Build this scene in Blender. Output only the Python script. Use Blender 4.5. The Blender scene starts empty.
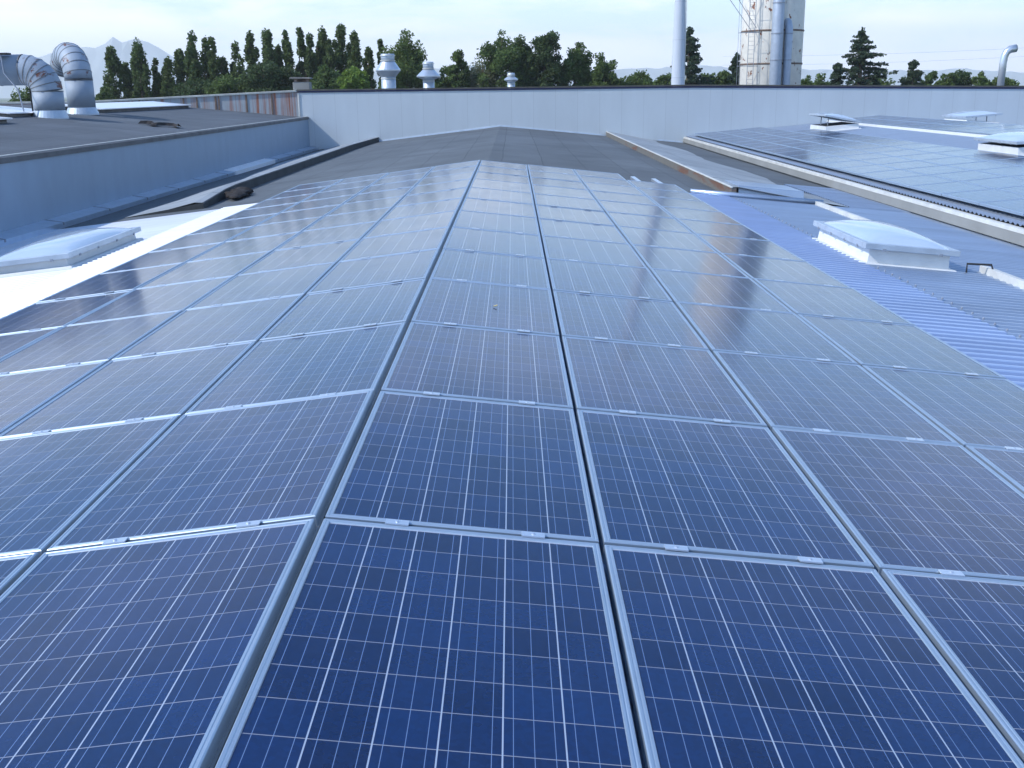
import bpy, math, random
import numpy as np
from mathutils import Vector, Matrix

# ------------------------------------------------------------------ camera, sky, sun, exposure
SC = bpy.context.scene
COL = SC.collection
R = math.radians
CAM = Vector((0.70789, -3.51336, 1.46275))
YAW, PITCH, ROLL, FPX = 0.0037960, 0.2716585, -0.0127, 1055.39

def make_camera():
    s, c = math.sin(YAW), math.cos(YAW); cp, sp = math.cos(PITCH), math.sin(PITCH)
    r = Vector((c, s, 0)); f = Vector((-s*cp, c*cp, -sp)); u = Vector((-s*sp, c*sp, cp))
    cr, sr = math.cos(ROLL), math.sin(ROLL)
    r, u = r*cr + u*sr, -r*sr + u*cr
    d = bpy.data.cameras.new('camera'); o = bpy.data.objects.new('camera', d); COL.objects.link(o)
    m = Matrix((( r.x, u.x, -f.x, CAM.x), (r.y, u.y, -f.y, CAM.y), (r.z, u.z, -f.z, CAM.z), (0, 0, 0, 1)))
    o.matrix_world = m
    d.sensor_width = 36; d.lens = FPX*36/1024; d.clip_start = 0.05; d.clip_end = 40000
    SC.camera = o
make_camera()

SUN_EL, SUN_AZ = 42.0, 251.0           # azimuth clockwise from +Y
world = bpy.data.worlds.new('World'); SC.world = world; world.use_nodes = True
def build_world():
    nt = world.node_tree; N = nt.nodes; L = nt.links
    bg = N['Background']; bg.inputs[1].default_value = 0.145
    sky = N.new('ShaderNodeTexSky'); sky.sky_type = 'NISHITA'; sky.sun_disc = False
    sky.sun_elevation = R(SUN_EL); sky.sun_rotation = R(SUN_AZ)
    sky.air_density = 1.15; sky.dust_density = 0.4; sky.ozone_density = 2.5
    tc = N.new('ShaderNodeTexCoord')
    mp = N.new('ShaderNodeMapping'); mp.inputs['Scale'].default_value = (1.5, 1.5, 7.0)
    mp.inputs['Location'].default_value = (0.6, 0.2, 0.3)
    L.new(tc.outputs['Generated'], mp.inputs['Vector'])
    nz = N.new('ShaderNodeTexNoise'); nz.inputs['Scale'].default_value = 2.2; nz.inputs['Detail'].default_value = 8
    nz.inputs['Roughness'].default_value = 0.58; nz.inputs['Distortion'].default_value = 0.35
    L.new(mp.outputs[0], nz.inputs['Vector'])
    rp = N.new('ShaderNodeValToRGB'); rp.color_ramp.elements[0].position = 0.44; rp.color_ramp.elements[1].position = 0.64
    L.new(nz.outputs['Fac'], rp.inputs['Fac'])
    # thin cloud lies mostly in the lower part of the sky
    sep = N.new('ShaderNodeSeparateXYZ'); L.new(tc.outputs['Generated'], sep.inputs[0])
    mr = N.new('ShaderNodeMapRange'); mr.inputs['From Min'].default_value = 0.0; mr.inputs['From Max'].default_value = 0.20
    mr.inputs['To Min'].default_value = 0.50; mr.inputs['To Max'].default_value = 0.0
    L.new(sep.outputs['Z'], mr.inputs['Value'])
    ad = N.new('ShaderNodeMath'); ad.operation = 'MULTIPLY'; ad.inputs[1].default_value = 0.80
    L.new(rp.outputs['Color'], ad.inputs[0])
    mu = N.new('ShaderNodeMath'); mu.operation = 'MULTIPLY_ADD'; mu.use_clamp = True
    L.new(ad.outputs[0], mu.inputs[0]); mu.inputs[1].default_value = 1.0; L.new(mr.outputs[0], mu.inputs[2])
    m2 = N.new('ShaderNodeMapRange'); m2.inputs['From Min'].default_value = 0.14; m2.inputs['From Max'].default_value = 0.42
    m2.inputs['To Min'].default_value = 1.0; m2.inputs['To Max'].default_value = 0.05
    L.new(sep.outputs['Z'], m2.inputs['Value'])
    m3 = N.new('ShaderNodeMath'); m3.operation = 'MULTIPLY'; L.new(mu.outputs[0], m3.inputs[0]); L.new(m2.outputs[0], m3.inputs[1])
    mix = N.new('ShaderNodeMix'); mix.data_type = 'RGBA'
    L.new(m3.outputs[0], mix.inputs['Factor']); 
    tn = N.new('ShaderNodeMix'); tn.data_type = 'RGBA'; tn.blend_type = 'MULTIPLY'; tn.inputs['Factor'].default_value = 1.0
    L.new(sky.outputs[0], tn.inputs['A']); tn.inputs['B'].default_value = (.72, .985, 1.24, 1); L.new(tn.outputs['Result'], mix.inputs['A'])
    mix.inputs['B'].default_value = (8.8, 8.8, 9.6, 1)
    L.new(mix.outputs['Result'], bg.inputs[0])
build_world()

def build_sun():
    el, az = R(SUN_EL), R(SUN_AZ)
    v = Vector((math.sin(az)*math.cos(el), math.cos(az)*math.cos(el), math.sin(el)))
    d = bpy.data.lights.new('sun', 'SUN'); d.energy = 3.0; d.angle = R(0.53); d.color = (1.0, 0.965, 0.93)
    o = bpy.data.objects.new('sun', d); COL.objects.link(o)
    o.rotation_euler = v.to_track_quat('Z', 'Y').to_euler(); o.location = v*60
build_sun()
vs = SC.view_settings
vs.view_transform = 'Standard'; vs.look = 'None'; vs.exposure = 0.45; vs.gamma = 1.0; vs.use_curve_mapping = False
SC.cycles.max_bounces = 8; SC.cycles.volume_bounces = 3

# ------------------------------------------------------------------ helpers
class MB:
    """collects shapes for ONE mesh object"""
    def __init__(s): s.v = []; s.f = []
    def add(s, vs, fs):
        b = len(s.v); s.v += [tuple(x) for x in vs]; s.f += [tuple(i+b for i in q) for q in fs]; return s
    def box(s, x0, x1, y0, y1, z0, z1):
        return s.add([(x0,y0,z0),(x1,y0,z0),(x1,y1,z0),(x0,y1,z0),(x0,y0,z1),(x1,y0,z1),(x1,y1,z1),(x0,y1,z1)],
                     [(0,3,2,1),(4,5,6,7),(0,1,5,4),(1,2,6,5),(2,3,7,6),(3,0,4,7)])
    def hexa(s, b, t):
        return s.add(list(b)+list(t), [(0,3,2,1),(4,5,6,7),(0,1,5,4),(1,2,6,5),(2,3,7,6),(3,0,4,7)])
    def prism_y(s, prof, y0, y1):
        n = len(prof); v = [(x, y0, z) for x, z in prof] + [(x, y1, z) for x, z in prof]
        return s.add(v, [(i, (i+1) % n, n+(i+1) % n, n+i) for i in range(n)] + [tuple(range(n))[::-1], tuple(range(n, 2*n))])
    def tube(s, pts, rad, n=10, cap=True):
        pts = [Vector(p) for p in pts]; k = len(pts); rs = rad if isinstance(rad, (list, tuple)) else [rad]*k
        prev = None; V = []
        for i, p in enumerate(pts):
            t = (pts[min(i+1, k-1)] - pts[max(i-1, 0)]).normalized()
            if prev is None:
                a = Vector((0,0,1)) if abs(t.z) < .9 else Vector((0,1,0))
                u = a.cross(t).normalized()
            else:
                u = (prev - t*prev.dot(t)).normalized()
            w = t.cross(u); prev = u
            V += [p + (u*math.cos(2*math.pi*j/n) + w*math.sin(2*math.pi*j/n))*rs[i] for j in range(n)]
        F = [(i*n+j, i*n+(j+1) % n, (i+1)*n+(j+1) % n, (i+1)*n+j) for i in range(k-1) for j in range(n)]
        if cap: F += [tuple(range(n))[::-1], tuple(range((k-1)*n, k*n))]
        return s.add(V, F)
    def lathe(s, prof, cx, cy, n=32):
        V = [(cx+r*math.cos(2*math.pi*j/n), cy+r*math.sin(2*math.pi*j/n), z) for r, z in prof for j in range(n)]
        F = [(i*n+j, i*n+(j+1) % n, (i+1)*n+(j+1) % n, (i+1)*n+j) for i in range(len(prof)-1) for j in range(n)]
        F += [tuple(range(n))[::-1], tuple(range((len(prof)-1)*n, len(prof)*n))]
        return s.add(V, F)
    def mesh(s, name, mat, smooth=False):
        m = bpy.data.meshes.new(name); m.from_pydata(s.v, [], s.f); m.update()
        if mat: m.materials.append(mat)
        if smooth: m.polygons.foreach_set('use_smooth', [True]*len(m.polygons))
        return m
    def build(s, name, mat, parent=None, smooth=False, bevel=0):
        o = bpy.data.objects.new(name, s.mesh(name, mat, smooth)); COL.objects.link(o)
        if parent:
            o.parent = parent
            o.matrix_parent_inverse = Matrix.Translation(parent.location).inverted()
        if bevel:
            b = o.modifiers.new('bevel', 'BEVEL'); b.width = bevel; b.segments = 2; b.limit_method = 'ANGLE'
        return o

def tag(o, label=None, cat=None, group=None, kind=None):
    if label: o['label'] = label
    if cat: o['category'] = cat
    if group: o['group'] = group
    if kind: o['kind'] = kind
    return o
def empty(name, loc, label, cat, group=None):
    o = bpy.data.objects.new(name, None); COL.objects.link(o); o.location = loc; o.empty_display_size = .2
    return tag(o, label, cat, group)

LEAF = (.55, 4.06, -.0575)
ORD = ['first','second','third','fourth','fifth','sixth','seventh','eighth','ninth','tenth','eleventh','twelfth','thirteenth',
       'fourteenth','fifteenth','sixteenth','seventeenth','eighteenth','nineteenth','twentieth','twenty-first','twenty-second',
       'twenty-third','twenty-fourth','twenty-fifth','twenty-sixth','twenty-seventh','twenty-eighth','twenty-ninth','thirtieth','thirty-first','thirty-second','thirty-third','thirty-fourth']

# ------------------------------------------------------------------ materials
class G:
    """small node-graph writer"""
    def __init__(s, name):
        s.m = bpy.data.materials.new(name); s.m.use_nodes = True; s.nt = s.m.node_tree; s.N = s.nt.nodes; s.L = s.nt.links
        s.b = s.N['Principled BSDF']; s.tc = s.N.new('ShaderNodeTexCoord')
    def set(s, sock, v):
        if isinstance(v, bpy.types.NodeSocket): s.L.new(v, sock)
        elif isinstance(v, (tuple, list)) and len(v) == 3 and sock.type == 'RGBA': sock.default_value = (*v, 1)
        else: sock.default_value = v
    def math(s, op, a, b=None, c=None, clamp=False):
        n = s.N.new('ShaderNodeMath'); n.operation = op; n.use_clamp = clamp
        s.set(n.inputs[0], a)
        if b is not None: s.set(n.inputs[1], b)
        if c is not None: s.set(n.inputs[2], c)
        return n.outputs[0]
    def mix(s, f, a, b, mode='MIX'):
        n = s.N.new('ShaderNodeMix'); n.data_type = 'RGBA'; n.blend_type = mode
        s.set(n.inputs['Factor'], f); s.set(n.inputs['A'], a); s.set(n.inputs['B'], b); return n.outputs['Result']
    def noise(s, scale, detail=4, rough=.55, vec=None, stretch=None, dist=0):
        v = vec if vec is not None else s.tc.outputs['Object']
        if stretch:
            mp = s.N.new('ShaderNodeMapping'); mp.inputs['Scale'].default_value = stretch; s.L.new(v, mp.inputs['Vector']); v = mp.outputs[0]
        n = s.N.new('ShaderNodeTexNoise'); n.inputs['Scale'].default_value = scale; n.inputs['Detail'].default_value = detail
        n.inputs['Roughness'].default_value = rough; n.inputs['Distortion'].default_value = dist
        s.L.new(v, n.inputs['Vector']); return n.outputs['Fac']
    def ramp(s, f, lo, hi, a=(0,0,0), b=(1,1,1)):
        n = s.N.new('ShaderNodeValToRGB'); e = n.color_ramp.elements
        e[0].position = lo; e[1].position = hi; e[0].color = (*a, 1); e[1].color = (*b, 1); s.set(n.inputs[0], f); return n.outputs[0]
    def xyz(s, v=None):
        n = s.N.new('ShaderNodeSeparateXYZ'); s.L.new(v if v is not None else s.tc.outputs['Object'], n.inputs[0]); return n.outputs
    def bump(s, h, strength, dist=.01):
        n = s.N.new('ShaderNodeBump'); n.inputs['Strength'].default_value = strength; n.inputs['Distance'].default_value = dist
        s.L.new(h, n.inputs['Height']); s.L.new(n.outputs[0], s.b.inputs['Normal'])
    def out(s, color=None, rough=None, metal=None, spec=None):
        if color is not None: s.set(s.b.inputs['Base Color'], color)
        if rough is not None: s.set(s.b.inputs['Roughness'], rough)
        if metal is not None: s.set(s.b.inputs['Metallic'], metal)
        if spec is not None: s.set(s.b.inputs['Specular IOR Level'], spec)
        return s.m
    def rnd(s):
        return s.N.new('ShaderNodeObjectInfo').outputs['Random']
    def geo(s):
        return s.N.new('ShaderNodeNewGeometry').outputs['Position']

def plain(name, col, rough=.6, metal=0.0, var=.12, scale=3.0, bump=0):
    g = G(name); n = g.noise(scale, 6, .6, vec=g.geo())
    c = g.mix(g.ramp(n, .3, .7), tuple(x*(1-var) for x in col), tuple(min(1, x*(1+var)) for x in col))
    if bump: g.bump(g.noise(scale*12, 3, .6, vec=g.geo()), bump, .01)
    return g.out(c, rough, metal)

def mat_cells():
    g = G('solar_cells')
    x, y, z = g.xyz()
    u = g.math('DIVIDE', g.math('SUBTRACT', x, .0335), .15717)      # 6 cells across
    v = g.math('DIVIDE', g.math('SUBTRACT', y, .0435), .15830)      # 10 cells along
    fu, fv = g.math('FRACT', u), g.math('FRACT', v)
    iu, iv = g.math('FLOOR', u), g.math('FLOOR', v)
    gapu = g.math('GREATER_THAN', g.math('ABSOLUTE', g.math('SUBTRACT', fu, .5)), .4870)
    gapv = g.math('GREATER_THAN', g.math('ABSOLUTE', g.math('SUBTRACT', fv, .5)), .4900)
    bus = None
    for o in (.168, .5, .832):
        t = g.math('LESS_THAN', g.math('ABSOLUTE', g.math('SUBTRACT', fu, o)), .0058)
        bus = t if bus is None else g.math('MAXIMUM', bus, t)
    cb = g.N.new('ShaderNodeCombineXYZ'); g.set(cb.inputs[0], iu); g.set(cb.inputs[1], iv); g.set(cb.inputs[2], g.math('MULTIPLY', g.rnd(), 97.0))
    wn = g.N.new('ShaderNodeTexWhiteNoise'); g.L.new(cb.outputs[0], wn.inputs[0])
    vo = g.N.new('ShaderNodeTexVoronoi'); vo.inputs['Scale'].default_value = 70; g.L.new(g.tc.outputs['Object'], vo.inputs['Vector'])
    grain = g.math('MULTIPLY', g.xyz(vo.outputs['Color'])[0], .35)
    k = g.math('ADD', g.math('MULTIPLY', wn.outputs[0], .65), grain, clamp=True)
    cell = g.mix(k, (.0009, .010, .050), (.0021, .024, .104))
    col = g.mix(bus, cell, (.15, .23, .40))
    col = g.mix(gapv, col, (.26, .27, .31))
    col = g.mix(gapu, col, (.36, .42, .52))
    inside = g.math('MULTIPLY', g.math('MULTIPLY', g.math('GREATER_THAN', u, -.015), g.math('LESS_THAN', u, 6.015)),
                    g.math('MULTIPLY', g.math('GREATER_THAN', v, -.015), g.math('LESS_THAN', v, 10.015)))
    col = g.mix(inside, (.45, .50, .60), col)
    # a film of dust, heavier along the lower edges
    d = g.ramp(g.noise(1.3, 6, .65, vec=g.geo()), .35, .8)
    col = g.mix(g.math('MULTIPLY', d, .016), col, (.36, .39, .44))
    g.b.inputs['IOR'].default_value = 1.5
    rr = g.math('MULTIPLY_ADD', g.noise(2.0, 3, .5, vec=g.geo()), .08, .09)
    g.bump(g.noise(.9, 1, .4, vec=g.geo()), .02, .05)
    g.out(col, rr, 0.0, .5)
    return g.m

def mat_bitumen(name, col, seam=1.0, off=0.0, axis=0):
    g = G(name); P = g.geo(); q = g.xyz(P)
    c = g.mix(g.ramp(g.noise(.55, 6, .6, vec=P), .3, .7), tuple(a*.74 for a in col), tuple(a*1.22 for a in col))
    st = g.ramp(g.noise(.23, 7, .62, vec=P, dist=.8), .52, .60)
    c = g.mix(g.math('MULTIPLY', st, .30), c, tuple(a*1.75 for a in col))
    st2 = g.ramp(g.noise(1.7, 5, .6, vec=P), .62, .68)
    c = g.mix(g.math('MULTIPLY', st2, .35), c, tuple(a*.5 for a in col))
    c = g.mix(g.math('MULTIPLY', g.ramp(g.noise(40, 3, .8, vec=P), .35, .7), .35), c, tuple(a*1.6 for a in col))
    wob = g.math('MULTIPLY', g.noise(.35, 2, .5, vec=P), .10)
    a = g.math('ADD', g.math('ADD', q[axis], off), wob)
    f = g.math('FRACT', g.math('DIVIDE', a, seam))
    ln = g.math('LESS_THAN', f, .022)
    idx = g.math('FLOOR', g.math('DIVIDE', a, seam))
    wn = g.N.new('ShaderNodeTexWhiteNoise'); wn.noise_dimensions = '1D'; g.L.new(idx, wn.inputs['W'])
    c = g.mix(g.math('MULTIPLY', wn.outputs[0], .22), c, tuple(a_*.7 for a_ in col))
    b2 = g.math('ADD', q[1-axis], g.math('MULTIPLY', wn.outputs[0], 7.0))
    l2 = g.math('LESS_THAN', g.math('FRACT', g.math('DIVIDE', b2, 9.7)), .0035)
    ln = g.math('MAXIMUM', ln, l2)
    c = g.mix(g.math('MULTIPLY', ln, .55), c, tuple(a_*.25 for a_ in col))
    g.bump(g.noise(90, 3, .7, vec=P), .35, .006)
    return g.out(c, .82, 0, .35)

def mat_sheet(name, col, rough, metal, dirt=.25):
    g = G(name); P = g.geo()
    c = g.mix(g.ramp(g.noise(.8, 5, .6, vec=P, stretch=(.6, 2.5, 1)), .35, .75), tuple(a*(1-dirt) for a in col), col)
    return g.out(c, rough, metal)

def mat_wall(name, col, joint=1.0, axis=0, off=0.0, rough=.45):
    g = G(name); P = g.geo(); q = g.xyz(P)
    f = g.math('FRACT', g.math('DIVIDE', g.math('ADD', q[axis], off), joint))
    ln = g.math('LESS_THAN', f, .016)
    st = g.ramp(g.noise(1.0, 5, .6, vec=P, stretch=(1.5, 1.5, .35)), .35, .75)
    c = g.mix(st, tuple(a*.93 for a in col), col)
    wn = g.N.new('ShaderNodeTexWhiteNoise'); wn.noise_dimensions = '1D'
    g.L.new(g.math('FLOOR', g.math('DIVIDE', g.math('ADD', q[axis], off), joint)), wn.inputs['W'])
    c = g.mix(g.math('MULTIPLY', wn.outputs[0], .12), c, tuple(a*.8 for a in col))
    c = g.mix(g.math('MULTIPLY', ln, .30), c, tuple(a*.4 for a in col))
    return g.out(c, rough, 0)

def mat_rusty(name, base, lo, hi, stretch=(3.5, 3.5, .35), scale=1.0, rough=.6, metal=.0, rust=((.16, .045, .018), (.36, .12, .05))):
    g = G(name); P = g.geo()
    n = g.noise(scale, 6, .65, vec=P, stretch=stretch, dist=.4)
    m = g.ramp(n, lo, hi)
    n2 = g.noise(scale*6, 4, .6, vec=P)
    rc = g.mix(n2, rust[0], rust[1])
    b = g.mix(g.ramp(g.noise(2, 4, .6, vec=P), .3, .7), tuple(a*.85 for a in base), base)
    return g.out(g.mix(m, b, rc), rough, metal)

def mat_leaf(name, col, var=.45):
    g = G(name); P = g.geo()
    n = g.ramp(g.noise(.9, 3, .6, vec=P), .3, .72)
    c = g.mix(n, tuple(a*(1-var) for a in col), tuple(a*(1+var) for a in col))
    c = g.mix(g.math('MULTIPLY', g.rnd(), .3), c, tuple(a*f for a, f in zip(col, (1.25, 1.0, .7))))
    g.out(c, .65, 0, .25)
    tr = g.N.new('ShaderNodeBsdfTranslucent'); g.L.new(c, tr.inputs[0])
    ms = g.N.new('ShaderNodeMixShader'); ms.inputs[0].default_value = .35
    g.L.new(g.b.outputs[0], ms.inputs[1]); g.L.new(tr.outputs[0], ms.inputs[2])
    g.L.new(ms.outputs[0], g.N['Material Output'].inputs['Surface'])
    return g.m

M = dict(
    cells=mat_cells(),
    frame=plain('anodised_frame', (.42, .51, .60), .42, .7, .05, 6),
    clamp=plain('clamp_aluminium', (.70, .74, .80), .30, .8, .02, 8),
    bitumen=mat_bitumen('bitumen_felt', (.098, .112, .122), 1.0, .52, 0),
    bitumen_left=mat_bitumen('bitumen_felt_left_hall', (.085, .098, .112), 1.0, .2, 0),
    bitumen_light=mat_bitumen('mineral_felt', (.26, .29, .31), 4.0, .3, 1),
    sheet_glare=mat_sheet('glare_white_sheet', (.88, .88, .86), .42, .12, .08),  # sun glare on the left sheet is put into this white
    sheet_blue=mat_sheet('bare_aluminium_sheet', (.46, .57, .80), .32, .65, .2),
    sheet_far=mat_sheet('right_hall_sheet', (.38, .44, .53), .35, .5, .12),
    sheet_pale=mat_sheet('pale_grey_sheet', (.70, .74, .80), .4, .2, .15),
    sheet_grey=mat_sheet('weathered_sheet', (.42, .51, .64), .32, .6, .25),
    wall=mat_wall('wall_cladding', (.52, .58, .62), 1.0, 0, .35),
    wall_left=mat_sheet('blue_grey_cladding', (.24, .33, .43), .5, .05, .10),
    cap_blue=plain('navy_trim', (.018, .022, .085), .5, 0, .1, 3),
    cap_dark=plain('dark_coping', (.075, .072, .066), .7, 0, .3, 2),
    coping=plain('bitumen_coping', (.10, .105, .11), .7, 0, .3, 2),
    pale_trim=plain('pale_flashing', (.62, .62, .58), .5, .1, .15, 3),
    zinc=plain('zinc_flashing', (.46, .53, .60), .42, .4, .12, 4),
    white=plain('white_kerb_paint', (.66, .68, .68), .45, 0, .06, 5),
    ledge_white=plain('white_ledge_sheet', (.93, .93, .93), .4, .1, .03, 5),
    bright=plain('bright_sheet_metal', (.85, .87, .9), .28, .6, .05, 5),
    concrete=plain('concrete', (.23, .235, .225), .8, 0, .12, .8, .2),
    concrete_dark=plain('stained_shaded_concrete', (.17, .165, .155), .85, 0, .35, 1.5, .3),
    brick=plain('old_brick', (.20, .15, .12), .85, 0, .4, 5, .3),
    kerb_face=mat_rusty('kerb_brown_face', (.15, .145, .13), .54, .62, (.35, .35, 2.5), 1.0, .85, 0, ((.10, .055, .038), (.19, .09, .055))),
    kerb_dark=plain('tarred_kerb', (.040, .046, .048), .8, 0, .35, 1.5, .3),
    galva=mat_rusty('galvanised_duct', (.31, .37, .44), .70, .74, (1, 1, 1), 1.1, .62, .1, ((.09, .03, .02), (.25, .09, .05))),
    duct_rust=mat_rusty('galvanised_duct_rusting', (.33, .39, .46), .585, .64, (1, 1, 1.4), 2.2, .62, .1, ((.07, .025, .018), (.22, .085, .05))),
    ledge=plain('gutter_ledge_metal', (.55, .66, .78), .28, .75, .1, 3),
    seam=plain('dark_seam', (.16, .17, .18), .5, .4, .2, 4),
    rusty_wall=mat_rusty('rusty_galvanised_cladding', (.33, .38, .42), .44, .66, (4.2, 4.2, .16), 1.0, .6, .1),
    rusty_far=plain('pinkish_render', (.42, .36, .36), .8, 0, .15, 1),
    silo=mat_rusty('silo_paint', (.78, .75, .67), .60, .625, (1.2, 1.2, .8), 1.7, .5, 0, ((.10, .035, .02), (.33, .13, .06))),
    pipe=plain('pipe_grey_paint', (.38, .44, .52), .45, .2, .10, 3),
    chimney=mat_wall('stainless_chimney', (.55, .60, .66), 2.4, 2, .3, .35),
    rust=plain('rusty_steel', (.17, .12, .09), .8, .1, .35, 6),
    steel=plain('grey_steel', (.30, .33, .38), .5, .4, .15, 6),
    dark=plain('black_parts_and_shade', (.02, .02, .02), .7, 0, .2, 5),
    dirt=plain('rotting_cloth', (.022, .018, .016), .95, 0, .5, 6, .5),
    bark=plain('bark', (.12, .09, .065), .9, 0, .3, 3),
    grass=plain('grass_field', (.06, .09, .03), .9, 0, .35, .05),
    rock=plain('mountain_rock', (.26, .29, .31), .9, 0, .3, .002),
    poplar=mat_leaf('poplar_leaves', (.092, .140, .045)),
    broad=mat_leaf('broad_leaves', (.10, .155, .045)),
    darkleaf=mat_leaf('dark_leaves', (.062, .100, .036)),
    lightleaf=mat_leaf('light_leaves', (.17, .27, .05)),
    olive=mat_leaf('grey_green_leaves', (.17, .20, .12), .3),
    cedar=mat_leaf('cedar_needles', (.055, .088, .050), .4),
)
def mat_dome():
    g = G('acrylic_dome')
    g.out(g.mix(g.noise(1.5, 3, .5), (.46, .56, .68), (.55, .66, .78)), .06, 0, .6)
    g.b.inputs['Transmission Weight'].default_value = .12
    return g.m
M['dome'] = mat_dome()

# ------------------------------------------------------------------ geometry constants
RX, RZ = 0.12, -0.13                 # roof ridge of the hall under the camera
SL, SR = 0.112, 0.100                # roof slopes left and right
XW = 8.6                             # half width of the bay
YW = 46.0                            # parapet wall at the far end
YC = 17.3                            # corrugated sheet stops here, felt beyond
YN = -7.0
TL, TR, GAP = 0.12201, 0.11067, 0.008
PW, PL = 1.01, 1.67
def zroof(x):
    return RZ - SR*(x-RX) if x > RX else RZ - SL*(RX-x)
def zroof2(x):                       # bay right of the gutter
    return -.66 + .085*(x-XW) if x < 17.2 else -.66 + .085*(17.2-XW) - .085*(x-17.2)
def zroof0(x):                       # hall on the left
    return .36 + .10*(-XW-x) if x > -16.6 else .36 + .80 - .10*(-16.6-x)

# ------------------------------------------------------------------ ground, mountains, haze
g_ = MB().add([(-9200,-9200,-8),(9200,-9200,-8),(9200,9200,-8),(-9200,9200,-8)], [(0,1,2,3)])
tag(g_.build('ground', M['grass']), kind='structure')

def mountains():
    prof = [(-7600,150),(-6400,260),(-5600,230),(-4801,270),(-4140,317),(-3900,250),(-3724,190),(-3570,241),(-3343,300),(-3197,319),(-3083,355),(-3013,345),(-2937,371),(-2876,398),(-2814,370),
            (-2717,403),(-2628,354),(-2544,325),(-2464,275),(-2339,225),(-2052,180),(-1545,150),(-815,150),(-306,175),(-51,222),(22,250),(95,268),
            (145,236),(239,176),(494,140),(930,140),(1365,153),(1802,130),(2531,110),(3111,100),(3254,116),(3439,95),(3725,80),(4273,89),(5004,70),(6000,60),(7600,50)]
    rnd = random.Random(4)
    xs = []; hs = []
    for (x0, h0), (x1, h1) in zip(prof, prof[1:]):
        k = max(1, int((x1-x0)/45))
        for i in range(k):
            t = i/k; xs.append(x0+(x1-x0)*t); hs.append(h0+(h1-h0)*t + rnd.uniform(-13, 13)*(h0/300))
    n = len(xs); V = []; F = []
    rows = [(7300, 0.0), (7500, .22), (7700, .55), (7900, .85), (8000, 1.0), (8150, .85), (8500, .5), (8900, .0)]
    for ry, k in rows:
        for i in range(n):
            y = ry + rnd.uniform(-60, 60)*(0 < k < 1)
            V.append((xs[i]*(ry/8000), y, -8 + (hs[i]+8)*k*(1 + rnd.uniform(-.14, .05)*(k < 1))))
    for r in range(len(rows)-1):
        for i in range(n-1):
            F.append((r*n+i, r*n+i+1, (r+1)*n+i+1, (r+1)*n+i))
    tag(MB().add(V, F).build('mountains', M['rock']), kind='structure')
mountains()

def haze():
    o = MB().box(-9600, 9600, -9600, 9600, -9, 430).build('haze', None)
    m = bpy.data.materials.new('haze_air'); m.use_nodes = True; nt = m.node_tree
    nt.nodes.remove(nt.nodes['Principled BSDF'])
    v = nt.nodes.new('ShaderNodeVolumePrincipled'); v.inputs['Color'].default_value = (.97, .985, 1.0, 1)
    v.inputs['Density'].default_value = 1.7e-4; v.inputs['Anisotropy'].default_value = .1
    nt.links.new(v.outputs[0], nt.nodes['Material Output'].inputs['Volume'])
    o.data.materials.append(m); tag(o, kind='stuff')
haze()

# ------------------------------------------------------------------ the hall we stand on
def corrugated(x0, x1, zf, y0, y1, lift=0.0, pitch=.17, amp=.025, nx=1):
    mb = MB(); ny = int((y1-y0)/pitch*6)
    xs = [x0+(x1-x0)*i/nx for i in range(nx+1)]
    for j in range(ny+1):
        y = y0+(y1-y0)*j/ny; w = amp*math.sin(2*math.pi*y/pitch)
        w = max(-amp*.62, min(amp*.62, w*1.25))
        for x in xs: mb.v.append((x, y, zf(x)+w+lift))
    k = nx+1
    for j in range(ny):
        for i in range(nx): mb.f.append((j*k+i, j*k+i+1, (j+1)*k+i+1, (j+1)*k+i))
    return mb

main = empty('factory_hall', (0, 0, -8), 'low hall with a shallow felt and corrugated gable under the nearest solar panels', 'building')
# felt membrane beyond the sheets, with the gentle unevenness of a real felt roof
def felt(x0, x1, zf, y0, y1, nx, ny, amp, seed, breaks=()):
    rnd = random.Random(seed); ph = [rnd.uniform(0, 6.28) for _ in range(6)]
    xs = sorted(set([x0+(x1-x0)*i/nx for i in range(nx+1)] + [b for b in breaks if x0 < b < x1]))
    mb = MB(); k = len(xs)
    for j in range(ny+1):
        y = y0+(y1-y0)*j/ny
        for x in xs:
            w = amp*(math.sin(x*.9+ph[0]+y*.13)+math.sin(y*.31+ph[1])*.6+math.sin(x*1.9+y*.4+ph[2])*.4)
            mb.v.append((x, y, zf(x)+w))
    for j in range(ny):
        for i in range(k-1): mb.f.append((j*k+i, j*k+i+1, (j+1)*k+i+1, (j+1)*k+i))
    return mb
felt(-XW, XW, lambda x: zroof(x), YC, YW, 34, 60, .006, 2, (RX,)).build('felt_roof', M['bitumen'], main)
MB().add([(-XW, YN, zroof(-XW)-.08), (RX, YN, RZ-.08), (XW, YN, zroof(XW)-.08), (-XW, YC+.02, zroof(-XW)-.08), (RX, YC+.02, RZ-.08), (XW, YC+.02, zroof(XW)-.08)],
         [(0,1,4,3),(1,2,5,4)]).build('roof_deck', M['concrete_dark'], main)
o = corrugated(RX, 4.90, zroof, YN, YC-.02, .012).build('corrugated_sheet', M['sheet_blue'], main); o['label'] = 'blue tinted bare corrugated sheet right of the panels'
o = corrugated(-4.95, RX, zroof, YN, YC-.02, .012).build('corrugated_sheet', M['sheet_glare'], main); o['label'] = 'corrugated sheet left of the panels, sun glare put into its white'
corrugated(7.28, XW, zroof, YC, 22.6, .016).build('corrugated_sheet', M['sheet_grey'], main)
o = corrugated(4.84, XW, zroof, YN, YC-.01, .003).build('corrugated_sheet', M['sheet_grey'], main); o['label'] = 'weathered grey corrugated sheet by the right gutter'
o = corrugated(-XW, -4.89, zroof, YN, YC-.02, -.012).build('corrugated_sheet', M['sheet_pale'], main)
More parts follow.
